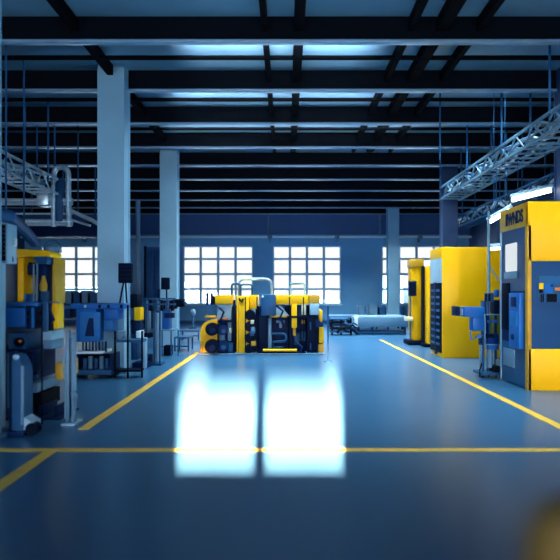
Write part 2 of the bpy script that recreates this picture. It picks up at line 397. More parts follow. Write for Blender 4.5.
# rounded end panel with two rolls
prof = [(X(200, D), .06), (X(217, D), .06), (X(217, D), Z(320, D))] + [(X(200, D)+.32*(1-math.sin(a)), Z(320, D)-.32*(1-math.cos(a))) for a in [PI/2*k/8 for k in range(9)]][::1]
MB().prism(prof, 'y', D+.05, D+1.0).build('end_panel', 'yellow', t)
P('side_stripe', 'yellowd', (200, 202.5, 341, 353, D+.02, .2))
for i, (px, py, r) in enumerate(((212.5, 329, .17), (212.5, 346, .18), (223, 330, .13), (223, 346, .15))):
    c = (X(px, D), Z(py, D))
    y0 = D-.16 if i < 2 else D-.06
    o = MB().cyl((c[0], y0, c[1]), (c[0], D+.5, c[1]), r, 24).build('roll', 'dark' if i < 2 else 'navy', t)
    MB().cyl((c[0]+.02, y0-.03, c[1]-.03), (c[0]+.02, y0+.02, c[1]-.03), r*.42, 16).build('hub', 'navy' if i < 2 else 'slate', o)
# fork rack
for px in (206, 210.5, 213): MB().pbox(px, px+2.3, 293 if px < 212 else 296, 313, D+.3, .05).build('fork', 'dark', t)
pr = [(X(204.5, D), Z(305, D)), (X(216, D), Z(305, D)), (X(216, D), Z(317, D)), (X(208, D), Z(316.5, D)), (X(205, D), Z(312, D))]
MB().prism(pr, 'y', D+.2, D+.6).build('tool_pan', 'slate', t)
P('pan_lip', 'yellow', (205, 216, 315.5, 317.5, D+.15, .1))
P('top_cover', 'yellow', (215, 231.5, 295, 304, D+.1, 1.2))
P('top_cover', 'yellow', (250, 257, 295, 309, D+.1, 1.2))
P('top_cover', 'yellow', (275.5, 308.5, 295, 304.5, D+.1, 1.2))
P('top_cover', 'yellowd', (309, 320, 295, 303.5, D+.1, 1.2))
P('grey_panel', 'grey', (217, 231, 304, 320, D+.2, .6))
P('mounting_rail', 'orange', (219, 228, 318, 320, D+.05, .1))
P('gear_block', 'navy', (218, 229, 320, 353, D+.25, .3))
P('gear_bracket', 'mid', (227.5, 231.5, 322, 341, D+.1, .2), (219, 225, 334, 341, D+.1, .1))
P('junction_box', 'slate', (228, 233, 343, 352, D+.05, .2))
P('junction_box', 'beige', (229, 231.5, 328, 333, D+.05, .2))
P('edge_post', 'dark', (233, 235.2, 300, 354, D+.0, .12))
P('press_column', 'yellow', (236.5, 249, 296, 354, D+.0, 1.3))
P('column_seam', 'yellowd', (238.2, 239, 304, 354, D-.015, .03))
for py in (315, 326.5, 338, 349):
    c = (X(250, D), Z(py, D))
    o = MB().cyl((c[0], D-.04, c[1]), (c[0], D+.4, c[1]), .14, 20).build('cam_wheel', 'dark', t)
P('valve', 'mid', (251.5, 255.5, 309, 315, D-.03, .1)); P('valve', 'beige', (250.5, 254, 320, 324, D-.07, .1))
P('valve', 'mid', (251, 255, 327, 333, D-.05, .1)); P('valve', 'yellowd', (251, 256, 341, 346, D-.05, .1)); P('valve', 'slate', (250, 254, 331, 336, D-.08, .1))
cb = P('control_box', 'slate', (261, 275.5, 294.5, 315.5, D-.05, .45), bev=.03)
MB().ball((X(263, D), D-.06, Z(296.5, D)), .03).build('lamp_button', 'white', cb)
P('inner_frame', 'mid', (268, 271.5, 318, 352, D+.1, .2), bev=.01)
P('inner_frame', 'yellowd', (270, 287, 315.5, 317.5, D+.1, .2), bev=.01)
P('cross_bar', 'dark', (287, 311, 316, 318, D+.02, .15)); P('cross_bar', 'dark', (219, 236, 320.5, 322, D+.02, .15))
P('guide_plate', 'slate', (276, 285, 305, 316, D+.25, .3))
MB().prism([(X(276, D), Z(316, D)), (X(276, D), Z(308, D)), (X(280, D), Z(305, D)), (X(289, D), Z(316, D))], 'y', D+.15, D+.3).build('chute', 'grey', t)
q = MB(); f = lambda a, b_: (a, D+.15, b_)
q.tube([(X(272, D), D+.15, Z(334, D))] + [(X(272, D)+.22, D+.15, Z(334, D))] + arc((X(272, D)+.28, Z(338, D)), .1, PI/2, -PI/2, 8, f) + [(X(273, D), D+.15, Z(342.2, D)), (X(273, D), D+.15, Z(348, D)), (X(284, D), D+.15, Z(348, D))], .035, 8)
q.build('feed_pipe', 'slate', t)
P('clamp', 'mid', (276, 285, 320, 323, D+.2, .2), (279, 282, 323, 328, D+.2, .2))
P('t_column', 'yellow', (291.5, 297, 304, 328, D+.05, .4))
P('t_column_foot', 'yellowd', (293, 296, 328, 336, D+.1, .3))
P('side_plate', 'navy', (297.5, 302, 305, 317, D+.15, .2)); P('meter', 'beige', (301.5, 306, 304.5, 315, D+.1, .2))
P('meter', 'yellowd', (301.5, 305, 320, 324, D+.1, .2))
P('grey_box', 'grey', (310, 319, 303.8, 315, D+.0, .5))
P('lower_panel', 'slate', (294, 300, 333, 345, D+.35, .12), (301, 306, 332, 341, D+.3, .15))
P('tower', 'dark', (307, 318, 315.5, 354, D+.02, .9)); P('tower_slot', 'slate', (310, 311.2, 322, 330, D-.01, .05), (310, 311.2, 343, 350, D-.01, .05))
MB().prism([(X(316, D), Z(318, D)), (X(323, D), Z(324, D)), (X(323, D), Z(327, D)), (X(316, D), Z(327, D))], 'y', D-.05, D+.3).build('nozzle', 'navy', t)
P('end_plate', 'yellow', (319, 322.5, 310, 322, D+.1, .9)); P('end_plate', 'yellow', (319, 324, 328, 343, D+.1, .9)); P('end_plate', 'yellowd', (318, 324, 344, 353, D+.1, .9))
MB().cyl((X(263, D), D-.04, Z(350, D)), (X(297, D), D-.04, Z(350, D)), .035, 10).build('guard_rod', 'yellow', t)
P('foot_rail', 'dark', (258, 306, 352, 355.5, D-.02, .3))
for px, d2 in ((245.5, -.06), (257.2, -.05), (289.5, -.02), (303.5, .0)): MB().cyl((X(px, D), D+d2, .06), (X(px, D), D+d2, Z(297, D)), .014, 8).build('guide_rod', 'dark', t)
for px, py in ((222, 312), (281, 311), (300, 347)): MB().tube([(X(px-3, D), D+.05, Z(py-4, D)), (X(px+2, D), D-.03, Z(py, D)), (X(px-1, D), D-.02, Z(py+7, D)), (X(px+3, D), D+.1, Z(py+14, D))], .028, 8).build('hose', 'navy', t)
# hoops on top
MB().tube(hoop(X(237, D), X(271, D), Z(300, D), Z(278.5, D), D+.6, .16), .035, 8).build('pipe_hoop', 'galv', t)
MB().tube(hoop(X(230, D), X(239, D), Z(304, D), Z(283.5, D), D+.5, .07), .03, 8).build('pipe_hoop', 'slate', t)
MB().tube(hoop(X(238, D), X(250, D), Z(300, D), Z(284, D), D+.9, .07), .025, 8).build('pipe_hoop', 'slate', t)
MB().tube(hoop(X(291, D), X(305, D), Z(304, D), Z(282.5, D), D+.5, .06), .02, 8).build('pipe_hoop', 'grey', t)
q = MB(); q.cyl((X(290, D), D+.5, Z(284, D)), (X(304, D), D+.5, Z(283, D)), .025, 8)
q.build('cross_pipe', 'mid', t)
for px in (227, 282, 286, 313, 316): MB().cyl((X(px, D), D+.4, Z(297, D)), (X(px, D), D+.4, Z(291, D)), .015, 6).build('stud', 'grey', t)
MB().tube([(X(243, D), D-.02, Z(299, D)), (X(242, D), D-.05, Z(302, D)), (X(240, D), D-.03, Z(300, D)), (X(238, D), D+.1, Z(297, D))], .03, 6).build('hose', 'dark', t)
t = thing('guard_pole', 'thin blue pole standing at the right front of the yellow press', 'pole', (X(328, 13.2), 13.2, 0))
MB().cyl((X(328, 13.2), 13.2, .02), (X(328, 13.2), 13.2, Z(306, 13.2)), .022, 10).build('pole', 'slate', t)
MB().cyl((X(328, 13.2), 13.2, 0), (X(328, 13.2), 13.2, .02), .1, 16).build('foot', 'slate', t)

# ------------------------------------------------------------------ right: large yellow machine
X0, DF0, DB0 = 4.0, 9.256, 10.47
def YL(px): return X0*F/(px-CX)
def ZL(py, px): return Z(py, YL(px))
t = thing('machining_centre', 'large yellow and blue machine cut off by the right edge, lettered header', 'machine', (5.2, 9.9, 0))
XE = 6.5; TOP = 3.134
MB().box(X0+.05, XE, DF0+.05, DB0, .03, TOP-.03).build('body', 'navy', t)
MB().box(X0, XE, DF0, DF0+.09, 2.145, TOP, .012).build('upper_front', 'yellow', t)
MB().box(X0, XE, DF0, DF0+.09, .0, .69, .012).build('lower_front', 'yellow', t)
MB().box(X0+.02, XE, DF0+.09, DB0, TOP-.06, TOP-.003).build('roof_plate', 'yellow', t)
wf = MB().box(X0+.0, XE, DF0+.02, DF0+.09, .69, 2.145).build('front_window', 'panel', t)
cl = MB().pbox(537, 580, 276, 302, DF0-.01, .06, .01).build('instrument_cluster', 'slate', t)
def inst(name, mat, *a): MB().pbox(*a, DF0-.03, .04).build(name, mat, cl)
inst('indicator', 'yellow', 538.5, 543.5, 283, 289); inst('screen', 'dark', 538.5, 543, 289.5, 293)
inst('key_panel', 'blue', 544, 553, 283, 293); inst('lever', 'orange', 554, 562, 287.5, 290.5)
inst('screen', 'black', 546, 557, 294, 302); inst('switch_row', 'dark', 541, 542, 294, 302); inst('switch_row', 'dark', 543, 544, 294, 302); inst('key_panel', 'navy', 549.5, 553, 284, 287)
# left face: header, door, fittings
hd = MB().box(X0, X0+.06, DF0+.004, DB0, 2.74, TOP, .01).build('header', 'yellowd', t)  # side turned from the light: shade put into a darker yellow, post too
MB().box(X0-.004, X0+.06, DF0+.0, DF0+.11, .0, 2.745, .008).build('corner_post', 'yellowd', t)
MB().box(X0, X0+.06, DB0-.05, DB0, .0, 2.745, .006).build('rear_post', 'grey', t)
MB().box(X0+.02, X0+.05, DF0+.11, DB0-.05, 1.65, 2.74).build('door', 'panel', t)
MB().box(X0+.02, X0+.05, DF0+.11, DB0-.05, .75, 1.65).build('door', 'navy', t)
MB().box(X0+.02, X0+.05, DF0+.11, DB0-.05, .02, .75).build('lower_door', 'slate', t)
lp = MB().box(X0-.01, X0+.03, YL(516), YL(505.5), 2.0, 2.5, .02).build('white_panel', 'panelglow', t)  # pale emissive panel on the side door
MB().box(X0-.012, X0+.02, YL(517), YL(504.5), 1.87, 2.0, .01).build('white_panel_tray', 'mid', lp)
MB().box(X0+.0, X0+.04, YL(509), YL(501.5), .95, 1.8, .01).build('door_window', 'dark', t)
pb = MB().box(X0-.08, X0+.03, YL(523.5), YL(513), 1.62-.95, 1.62, .02).build('operator_panel', 'blue', t)
MB().box(X0-.09, X0-.07, YL(521), YL(515.5), 1.38, 1.55, .02).build('dial', 'navy', pb)
MB().box(X0-.09, X0-.07, YL(522), YL(515), 1.05, 1.3, .02).build('keypad', 'blue2', pb)
MB().cyl((X0-.1, YL(517.5), .86), (X0-.07, YL(517.5), .86), .05, 14).build('knob', 'navy', pb)
MB().box(X0+.0, X0+.03, YL(514), YL(503), .3, .62, .01).build('service_plate', 'mid', t)
# lettering on the header
cu = bpy.data.curves.new('lettering', 'FONT'); cu.body = 'IIWNDS'; cu.size = .30; cu.extrude = .006; cu.align_x = 'CENTER'; cu.offset = .008
to = bpy.data.objects.new('lettering_tmp', cu); COL.objects.link(to)
bpy.context.view_layer.update()
me = bpy.data.meshes.new_from_object(to.evaluated_get(bpy.context.evaluated_depsgraph_get()))
bpy.data.objects.remove(to)
xsn = [v.co.x for v in me.vertices]; wdt = max(xsn)-min(xsn)
me.transform(Matrix.Diagonal((.74/wdt, 1, 1, 1)))
me.materials.clear(); me.materials.append(M['navy'])
lo = bpy.data.objects.new('lettering', me); COL.objects.link(lo); lo.parent = hd
# local text x -> world -y (left is far), text y -> z, normal -> -x
R = Matrix(((0, 0, -1, 0), (-1, 0, 0, 0), (0, 1, 0, 0), (0, 0, 0, 1)))
cyy = (YL(524) + YL(505))/2
lo.matrix_local = Matrix.Translation(Vector((X0-.004, cyy, 2.83)) - WORLD[t.name]) @ R

# ------------------------------------------------------------------ right: big yellow cabinet
t = thing('machine_cabinet', 'tall plain yellow cabinet left of the large lettered machine', 'machine', (4.6, 14.6, 0))
XA = 3.875
MB().box(XA+.03, 5.6, 14.0, 15.07, .0, 2.775, .015).build('body', 'yellow', t)
MB().box(XA, XA+.05, 14.02, 15.07, 2.5, 2.775, .008).build('top_band', 'yellow', t)
MB().box(XA+.0, XA+.05, 14.03, 15.05, 1.88, 2.5, .008).build('side_panel', 'grey', t)
MB().box(XA+.0, XA+.05, 14.03, 15.05, .12, 1.88, .008).build('side_door', 'dark', t)
for k in range(9): MB().box(XA-.01, XA+.02, 14.12, 14.95, .3+.17*k, .36+.17*k).build('louvre', 'slate', t)
MB().box(XA-.02, XA+.06, 14.45, 14.55, .05, 1.9).build('door_bar', 'navy', t)

# yellow pillars beyond
D = 17.6
t = thing('milling_machine', 'tall yellow rounded machine with dark monitor, left of the yellow cabinet', 'machine', (X(418, D), D+.4, 0))
q = MB(); q.lathe(X(418.5, D), D+.25, [(.16, Z(341, D)), (.19, Z(339, D)), (.19, Z(266, D)), (.17, Z(263, D))], 24); q.build('column', 'yellow', t)
MB().pbox(407, 424, 259, 267, D+.0, .6, .03).build('head', 'yellowd', t)
MB().pbox(408, 412, 266, 330, D+.3, .3, .02).build('arm', 'yellowd', t)
MB().pbox(424.4, 430.5, 266, 351-2.5, D-.8, .5, .02).build('side_column', 'yellow', t)
MB().pbox(423.5, 424.6, 266, 348, D-.4, .3).build('seam_post', 'dark', t)
mo = MB().pbox(408, 416.5, 281, 296, D-.1, .15, .01).build('monitor', 'navy', t)
MB().pbox(409, 415.5, 282.5, 294.5, D-.115, .02).build('screen', 'dark', mo)
MB().pbox(409.5, 411, 296, 342, D+.1, .05).build('pole', 'slate', t)
MB().box(X(408, D), X(425, D), D-.1, D+.7, 0, .14, .02).build('base', 'dark', t)
MB().pbox(404, 413, 317, 321, D+.0, .3, .01).build('tray', 'beige', t)
MB().box(X(424.4, D-.8), X(430.5, D-.8), D-.82, D-.25, 0, .1, .01).build('side_foot', 'dark', t)

# ------------------------------------------------------------------ right: blue drilling machine
D = 10.75
t = thing('drilling_machine', 'narrow blue drilling machine standing before the large yellow machine', 'machine', (X(490, D), D+.2, 0))
MB().pbox(460, 485, 307, 317, D-.1, .25, .015).build('arm', 'blue', t)
MB().pbox(456, 460.3, 306.5, 316, D-.12, .29, .01).build('arm_end', 'navy', t)
MB().pbox(461, 463, 309, 315, D-.13, .05).build('plate', 'grey', t)
MB().pbox(469, 485, 317, 331, D-.06, .22, .015).build('gear_box', 'blue', t)
MB().tube([(X(470.5, D), D, Z(331, D)), (X(471, D), D, Z(340, D)), (X(475, D), D, Z(338, D)), (X(480, D), D, Z(335, D))], .018, 8).build('hook_pipe', 'mid', t)
MB().cyl((X(478, D), D-.08, Z(336, D)), (X(481, D), D+.1, Z(336, D)), .04, 12).build('coupling', 'blue2', t)
for a, b_, dd in ((482, 484.5, 0), (488, 490, .05), (497, 499, .1)):
    MB().box(X(a, D), X(b_, D), D+dd, D+dd+.06, .03, Z(302, D), .005).build('upright', 'slate', t)
MB().pbox(480.5, 488, 301, 331, D+.1, .25, .01).build('column', 'navy', t)
MB().pbox(484, 494, 293, 302, D+.05, .3, .01).build('top_housing', 'slate', t)
MB().pbox(485.5, 487, 294, 301, D+.03, .05).build('vent', 'dark', t); MB().pbox(489, 490.5, 294, 301, D+.03, .05).build('vent', 'dark', t)
MB().pbox(493, 500, 289.5, 297, D+.15, .2, .03).build('motor_cover', 'blue', t)
MB().pbox(490, 500, 300, 314, D+.1, .22, .01).build('motor', 'navy', t)
g = MB()
for bx in ((484.5, 502, 314, 315.3), (484.5, 502, 344, 345), (484.5, 485.6, 314, 345), (501, 502, 314, 345)): g.pbox(*bx, D-.12, .02)
gf = g.build('guard_frame', 'mid', t)
MB().pbox(485.6, 501, 315.3, 344, D-.113, .008).build('guard_glass', 'tint', gf)
MB().pbox(487, 499, 320, 323, D-.02, .06).build('cross_slide', 'grey', t)
MB().pbox(485, 499, 334, 350, D+.02, .2, .01).build('spindle_head', 'blue', t)
for px in (487, 492): MB().cyl((X(px, D), D-.04, Z(336, D)), (X(px, D), D+.05, Z(336, D)), .045, 16).build('wheel', 'dark', t)
MB().cyl((X(491, D), D+.08, Z(350, D)), (X(491, D), D+.08, Z(368, D)), .06, 14).build('spindle', 'mid', t)
MB().pbox(493, 497, 345, 360, D+.12, .1, .01).build('slide_block', 'grey', t)
MB().pbox(480, 482.5, 336, 345, D-.02, .1).build('clip', 'navy', t)
MB().pbox(495.5, 501.5, 360, 366, D-.05, .15, .01).build('pale_box', 'grey', t)
q = MB(); q.pbox(488, 501, 366, 374, D-.06, .3, .01); q.build('tank', 'black', t)
q = MB()
for a in (481, 488, 495, 500): q.box(X(a, D), X(a+1.7, D), D-.05, D+.0, 0, .12)
q.box(X(480, D), X(502, D), D-.08, D+.4, .05, .10); q.build('base_frame', 'slate', t)
MB().tube([(X(480, D), D-.1, .28), (X(477, D), D-.15, .16), (X(477, D), D-.16, .03), (X(481, D), D-.12, .02)], .014, 6).build('cable', 'dark', t)
MB().pbox(480, 481.5, 343, 376, D-.02, .03).build('rod', 'mid', t)

# ------------------------------------------------------------------ back: conveyor and clutter
D = 22.0
t = thing('conveyor', 'long pale grey conveyor bed standing at the back before the slim column', 'conveyor', (X(382, D), D, 0))
MB().pbox(355, 409, 317, 327, D, 1.2, .03).build('bed', 'mid', t)
MB().pbox(354.5, 358, 317, 327, D-.02, .1, .02).build('end_cap', 'white', t)
for px in (358, 372, 388, 405): MB().box(X(px, D), X(px+2.2, D), D+.2, D+.3, 0, Z(326, D)).build('leg', 'slate', t)
MB().pbox(357, 405, 331.5, 333.2, D+.05, 1.0).build('lower_shelf', 'slate', t)
for k in range(18): MB().cyl((X(358+2.8*k, D), D+.1, Z(316.6, D)), (X(358+2.8*k, D), D+1.1, Z(316.6, D)), .03, 8).build('roller', 'galv', t)
def crate(px0, px1, py0, d, dep, mat, label, z0):
    q = MB(); x0, x1 = X(px0, d), X(px1, d); zt = Z(py0, d); th = .03
    q.box(x0, x1, d, d+dep, z0, z0+th); q.box(x0, x1, d, d+th, z0, zt); q.box(x0, x1, d+dep-th, d+dep, z0, zt); q.box(x0, x0+th, d, d+dep, z0, zt); q.box(x1-th, x1, d, d+dep, z0, zt)
    q.box(x0-.02, x1+.02, d-.02, d+dep+.02, zt-.06, zt-.03)
    return tag(q.build('crate', mat, loc=((x0+x1)/2, d, z0)), label, 'crate', 'crates at the back')
ZT = Z(317, D)+.03
t = thing('roller_table', 'dark long table behind the conveyor with crates on it', 'table', (X(362, 25), 25, 0))
zt = Z(315.5, 25); MB().box(X(330, 25), X(404, 25), 25, 26.2, zt-.1, zt, .01).build('table_top', 'mid', t)
for px in (331, 350, 376, 402):
    for yy in (25.1, 26.0): MB().box(X(px, 25), X(px, 25)+.08, yy, yy+.08, 0, zt-.1).build('leg', 'dark', t)
MB().box(X(331, 25), X(403, 25), 25.1, 26.1, .3, .36).build('lower_shelf', 'dark', t)
crate(358, 365, 306, 25.1, .5, 'mid', 'grey crate on the back table, left of the taller ones', zt)
crate(369, 378, 304.5, 25.1, .5, 'mid', 'wide grey crate on the back table, left of the slim column', zt)
crate(379, 386, 307, 25.1, .5, 'slate', 'slate crate on the back table right against the slim column', zt)
crate(401, 404, 307, 25.1, .35, 'slate', 'small slate crate at the right end of the back table', zt)
# dark machinery heap left of conveyor
D = 21.6
t = thing('tangled_machinery', 'low dark machine frame with hoses, left of the grey conveyor', 'machine', (X(343, D), D, 0))
rnd = random.Random(4)
for k in range(5):
    py = 318.5+3.2*k; q = MB(); q.box(X(331+rnd.uniform(-1, 2), D), X(352+rnd.uniform(-3, 2), D), D+rnd.uniform(0, .2), D+.8, Z(py+1.6, D), Z(py, D), .01); q.build('deck', 'dark' if k % 2 else 'slate', t)
for px in (332, 341, 351): MB().box(X(px, D), X(px, D)+.07, D+.3, D+.4, 0, Z(319, D)).build('post', 'dark', t)
for k in range(4):
    a = rnd.uniform(336, 345); zz = Z(322+2.5*k, D)
    MB().tube([(X(a, D), D-.05, zz), (X(a+5, D), D-.15, zz-.1), (X(a+9, D), D-.05, zz-.02), (X(a+13, D), D+.1, zz-.14)], .035, 6).build('hose', 'black' if k % 2 else 'slate', t)
MB().tube([(X(337, D), D-.1, Z(333, D)), (X(340, D), D-.15, Z(328, D)), (X(347, D), D-.15, Z(327, D)), (X(354, D), D-.1, Z(331, D)), (X(357, D), D, Z(334, D))], .05, 8).build('hose', 'black', t)

# ------------------------------------------------------------------ left foreground
# pendant control cabinet
t = thing('control_cabinet', 'pale control cabinet with dark screen on a pole at the left edge', 'cabinet', (-3.5, 6.62, 0))
MB().box(-3.75, -3.235, 6.5, 6.745, Z(263, 6.5), Z(223, 6.5), .015).build('case', 'grey', t)
sc = MB().box(-3.72, -3.25, 6.485, 6.50, Z(261, 6.5), Z(225, 6.5), .004).build('screen', 'dark', t)
for k in range(7): MB().box(-3.27, -3.255, 6.478, 6.486, Z(256, 6.5)+k*.05, Z(256, 6.5)+k*.05+.02).build('key', 'slate', sc)
hy = 6.65
MB().tube([(-3.23, hy, 2.26), (-3.205, hy, 2.25), (-3.205, hy, 2.18), (-3.23, hy, 2.17)], .012, 8).build('handle', 'white', t)
MB().box(-3.237, -3.228, 6.62, 6.635, 1.98, 2.04).build('latch', 'dark', t)
MB().box(-3.45, -3.35, 6.6, 6.7, .02, Z(263, 6.5), .01).build('post', 'grey', t)
MB().box(-3.6, -3.26, 6.45, 6.85, 0, .03, .01).build('foot', 'mid', t)

# yellow milling machine at left
D = 7.6
t = thing('milling_machine', 'yellow headed milling machine on a navy base in the left foreground', 'machine', (X(35, D), D, 0))
MB().box(X(17, D), X(24, D), D, D+.7, Z(304, D), Z(252, D), .02).build('frame', 'yellow', t)
MB().prism([(X(17, D), Z(249.5, D)), (X(49, D), Z(251, D)), (X(53.5, D), Z(252.5, D)), (X(54.5, D), Z(255, D)), (X(52.5, D), Z(257.5, D)), (X(49, D), Z(256.5, D)), (X(17, D), Z(258, D))], 'y', D-.12, D+.25).build('top_cap', 'yellow', t)
MB().box(X(22, D), X(40, D), D+.4, D+.6, Z(304, D), Z(256, D)).build('back_plate', 'yellowd', t)
MB().pbox(53, 55.5, 258, 303, D+.05, .35, .01).build('edge_strip', 'yellowd', t)
MB().pbox(37, 53, 263, 304, D-.05, .25, .02).build('spindle_housing', 'navy', t)
MB().prism([(X(34, D), Z(255, D)), (X(51, D), Z(255, D)), (X(49, D), Z(264, D)), (X(39, D), Z(264, D))], 'y', D-.08, D+.2).build('spindle_collar', 'slate', t)
for px in (37, 40.5): MB().cyl((X(px, D), D-.1, Z(264, D)), (X(px, D), D-.1, Z(304, D)), .012, 8).build('guide_rod', 'mid', t)
q = MB(); q.pbox(25, 33, 264, 275, D+.1, .25, .03); q.pbox(28, 36, 262, 266, D+.1, .2, .02); q.pbox(24, 34, 284, 296, D+.1, .25, .04); q.build('motor', 'navy', t)
MB().pbox(29, 36, 279, 290, D+.0, .2, .02).build('gear_case', 'yellowd', t)
MB().lathe(X(46, D), D-.08, [(.045, Z(291, D)), (.05, Z(285, D)), (.025, Z(279, D)), (.02, Z(276, D))], 14).build('tool_holder', 'yellowd', t)
MB().pbox(24, 36, 294, 303, D-.04, .3, .01).build('clamp', 'blue', t)
MB().pbox(40, 50, 291, 304, D-.1, .1, .01).build('chuck', 'slate', t)
MB().tube(hoop(X(34.5, D), X(52, D), Z(251, D), Z(238.5, D), D+.3, .11), .012, 8).build('pipe_hoop', 'slate', t)
MB().lathe(X(43, D), D+.3, [(.1, Z(251, D)), (.1, Z(246, D)), (.07, Z(243, D)), (.02, Z(241.5, D))], 18).build('beacon', 'mid', t)
# table and blue aprons
MB().box(X(-22, 7.0), X(60, 7.7), 7.0, 7.7, Z(306, 7.0), Z(302.5, 7.0), .01).build('work_table', 'blue', t)
MB().box(X(-22, 6.95), X(25, 6.95), 6.95, 7.3, Z(327, 6.95), Z(308, 6.95), .015).build('apron', 'blue', t)
cp = MB().pbox(25, 44, 305, 329, 7.0, .3, .012).build('control_panel', 'navy', t)
for bx in ((26.5, 30, 311, 316), (26.5, 30, 318, 324), (36, 42, 311, 316), (36, 42, 320, 324)): MB().pbox(*bx, 6.985, .02).build('socket', 'black', cp)
MB().pbox(31.5, 34.5, 308, 328, 6.98, .02).build('strip', 'blue2', cp)
MB().pbox(43, 46.5, 302, 332, 7.05, .06).build('feed_rod', 'slate', t)
yb = MB().pbox(46.5, 64.5, 303, 329, 7.25, .22, .02).build('yellow_guard', 'yellow', t)
MB().prism([(X(46.5, 7.24), Z(303, 7.24)), (X(52, 7.24), Z(303, 7.24)), (X(51, 7.24), Z(310, 7.24)), (X(55, 7.24), Z(320, 7.24)), (X(50, 7.24), Z(325, 7.24)), (X(46.5, 7.24), Z(322, 7.24))], 'y', 7.2, 7.25).build('arm', 'navy', yb)
MB().pbox(43, 54, 323, 331, 7.15, .1, .01).build('switch_box', 'dark', t)
MB().pbox(43, 64, 331, 340, 7.2, .4, .01).build('coolant_tray', 'grey', t)
MB().pbox(43, 64, 340, 349, 7.2, .4, .01).build('coolant_tray', 'mid', t)
MB().pbox(8, 43, 333, 350, 7.15, .5, .015).build('upper_base', 'slate', t)
MB().cyl((X(20, 7.15), 7.1, Z(342, 7.15)), (X(20, 7.15), 7.16, Z(342, 7.15)), .06, 18).build('dial', 'dark', t)
MB().cyl((X(20.5, 7.1), 7.085, Z(341, 7.1)), (X(20.5, 7.1), 7.1, Z(341, 7.1)), .02, 12).build('dial_mark', 'orange', t)
MB().pbox(-20, 62, 350, 353, 7.05, .8, .01).build('shelf', 'navy', t)
lb = MB().pbox(22, 56, 353, 381, 7.15, .7, .015).build('lower_base', 'navy', t)
for bx in ((23, 31, 360, 367), (24, 29, 371, 374), (34, 36, 372, 376)): MB().pbox(*bx, 7.13, .04).build('port', 'black', lb)
MB().cyl((X(34.5, 7.1), 7.12, Z(377, 7.1)), (X(34.5, 7.1), 7.16, Z(377, 7.1)), .025, 12).build('knob', 'slate', lb)
MB().pbox(55, 61, 363, 380, 7.18, .6, .01).build('side_guard', 'yellowd', t)
MB().pbox(23, 60, 383, 393, 7.1, .7, .015).build('drip_tray', 'mid', t)
MB().pbox(22, 60, 393, 408, 7.25, .55).build('plinth', 'black', t)
for px in (24, 38, 54): MB().box(X(px, 7.2), X(px+4, 7.2), 7.2, 7.7, 0, .16, .01).build('foot', 'navy', t)
MB().cyl((X(42, 6.9), 6.9, .0), (X(42, 6.9), 6.9, Z(303, 6.9)), .012, 8).build('front_rod', 'dark', t)
MB().pbox(-20, 8, 330, 420, 7.0, .6, .015).build('side_cabinet', 'navy', t)
MB().box(X(-20, 7.1), X(60, 7.1), 7.1, 7.75, 0, .02).build('base_plate', 'navy', t)

# pale rounded pump tower
D = 6.35
t = thing('pump_tower', 'tall slate blue rounded pump casing standing before the navy machine base', 'pump', (X(18, D), D, 0))
pr = [(X(12, D), .03), (X(24, D), .03), (X(24, D), Z(375, D)), (X(23, D), Z(367, D)), (X(19.5, D), Z(359, D)), (X(16.5, D), Z(355.5, D)), (X(13.5, D), Z(356, D)), (X(12, D), Z(361, D))]
MB().prism(pr, 'y', D, D+.22).build('casing', 'slate', t)
MB().pbox(20.5, 23.5, 366, 425, D-.012, .03, .008).build('edge_rib', 'mid', t)
MB().pbox(8.5, 12, 352, 432, D+.1, .15, .01).build('back_panel', 'navy', t)
MB().ball((X(16, D), D, Z(357, D)), .035).build('cap_bolt', 'grey', t)
MB().box(X(8.5, D), X(26, D), D-.05, D+.3, 0, .05, .01).build('base', 'navy', t)
MB().prism([(X(24, D), .2), (X(30, D), .16), (X(33, D), .14), (X(33, D), .06), (X(24, D), .06)], 'y', D, D+.2).build('foot_motor', 'grey', t)
MB().cyl((X(32, D), D-.02, .07), (X(32, D), D+.1, .07), .07, 16).build('castor', 'dark', t)

# pale guard post to the right of the machine
D = 6.85
t = thing('guard_post', 'translucent pale post standing right of the navy machine base', 'post', (X(68, D), D, 0))
MB().box(X(65, D), X(69, D), D, D+.08, .03, Z(330, D), .012).build('post', 'mid', t)
MB().box(X(71, D), X(74.5, D), D, D+.08, .03, Z(333, D), .012).build('post', 'mid', t)
MB().box(X(69, D), X(71, D), D+.03, D+.05, .1, Z(338, D)).build('glass', 'tint', t)
MB().box(X(63, D), X(77, D), D-.08, D+.2, 0, .03, .008).build('foot', 'grey', t)
MB().tube([(X(65, D), D-.01, Z(354, D)), (X(62, D), D+.05, Z(362, D)), (X(61, D), D+.15, Z(385, D)), (X(62, D), D+.1, .05)], .012, 6).build('hose', 'grey', t)
MB().tube(arc((X(74.2, D), Z(395, D)), .04, PI*.8, -PI*.7, 10, lambda a, b_: (a, D-.02, b_)), .012, 6).build('hook', 'mid', t)

# ------------------------------------------------------------------ left: blue bench machine
D = 10.7
t = thing('bench_machine', 'bright blue bench machine standing before the broad pale column', 'machine', (X(95, D), D+.2, 0))
MB().pbox(70, 130, 303.5, 309, D+.1, .5, .012).build('top_rail', 'blue', t)
MB().pbox(76, 104, 309, 342, D+.0, .45, .015).build('body', 'blue', t)
pn = MB().pbox(80, 101, 312, 341, D-.04, .06, .012).build('front_panel', 'blue2', t)
MB().prism([(X(86, D), Z(336, D)), (X(88, D), Z(325, D)), (X(90, D), Z(318, D)), (X(94, D), Z(318, D)), (X(95, D), Z(336, D))], 'y', D-.06, D-.03).build('emblem_plate', 'navy', pn)
MB().pbox(104, 124, 309, 320, D+.05, .4, .012).build('side_box', 'blue', t)
MB().pbox(104, 118, 320, 331, D+.1, .3, .012).build('gear_box', 'blue2', t)
MB().pbox(64, 77, 309, 318, D+.1, .35, .012).build('left_box', 'navy', t)
for px in (84, 98, 107, 120): MB().pbox(px, px+3, 305, 308, D+.07, .05).build('clip', 'grey' if px < 90 else 'dark', t)
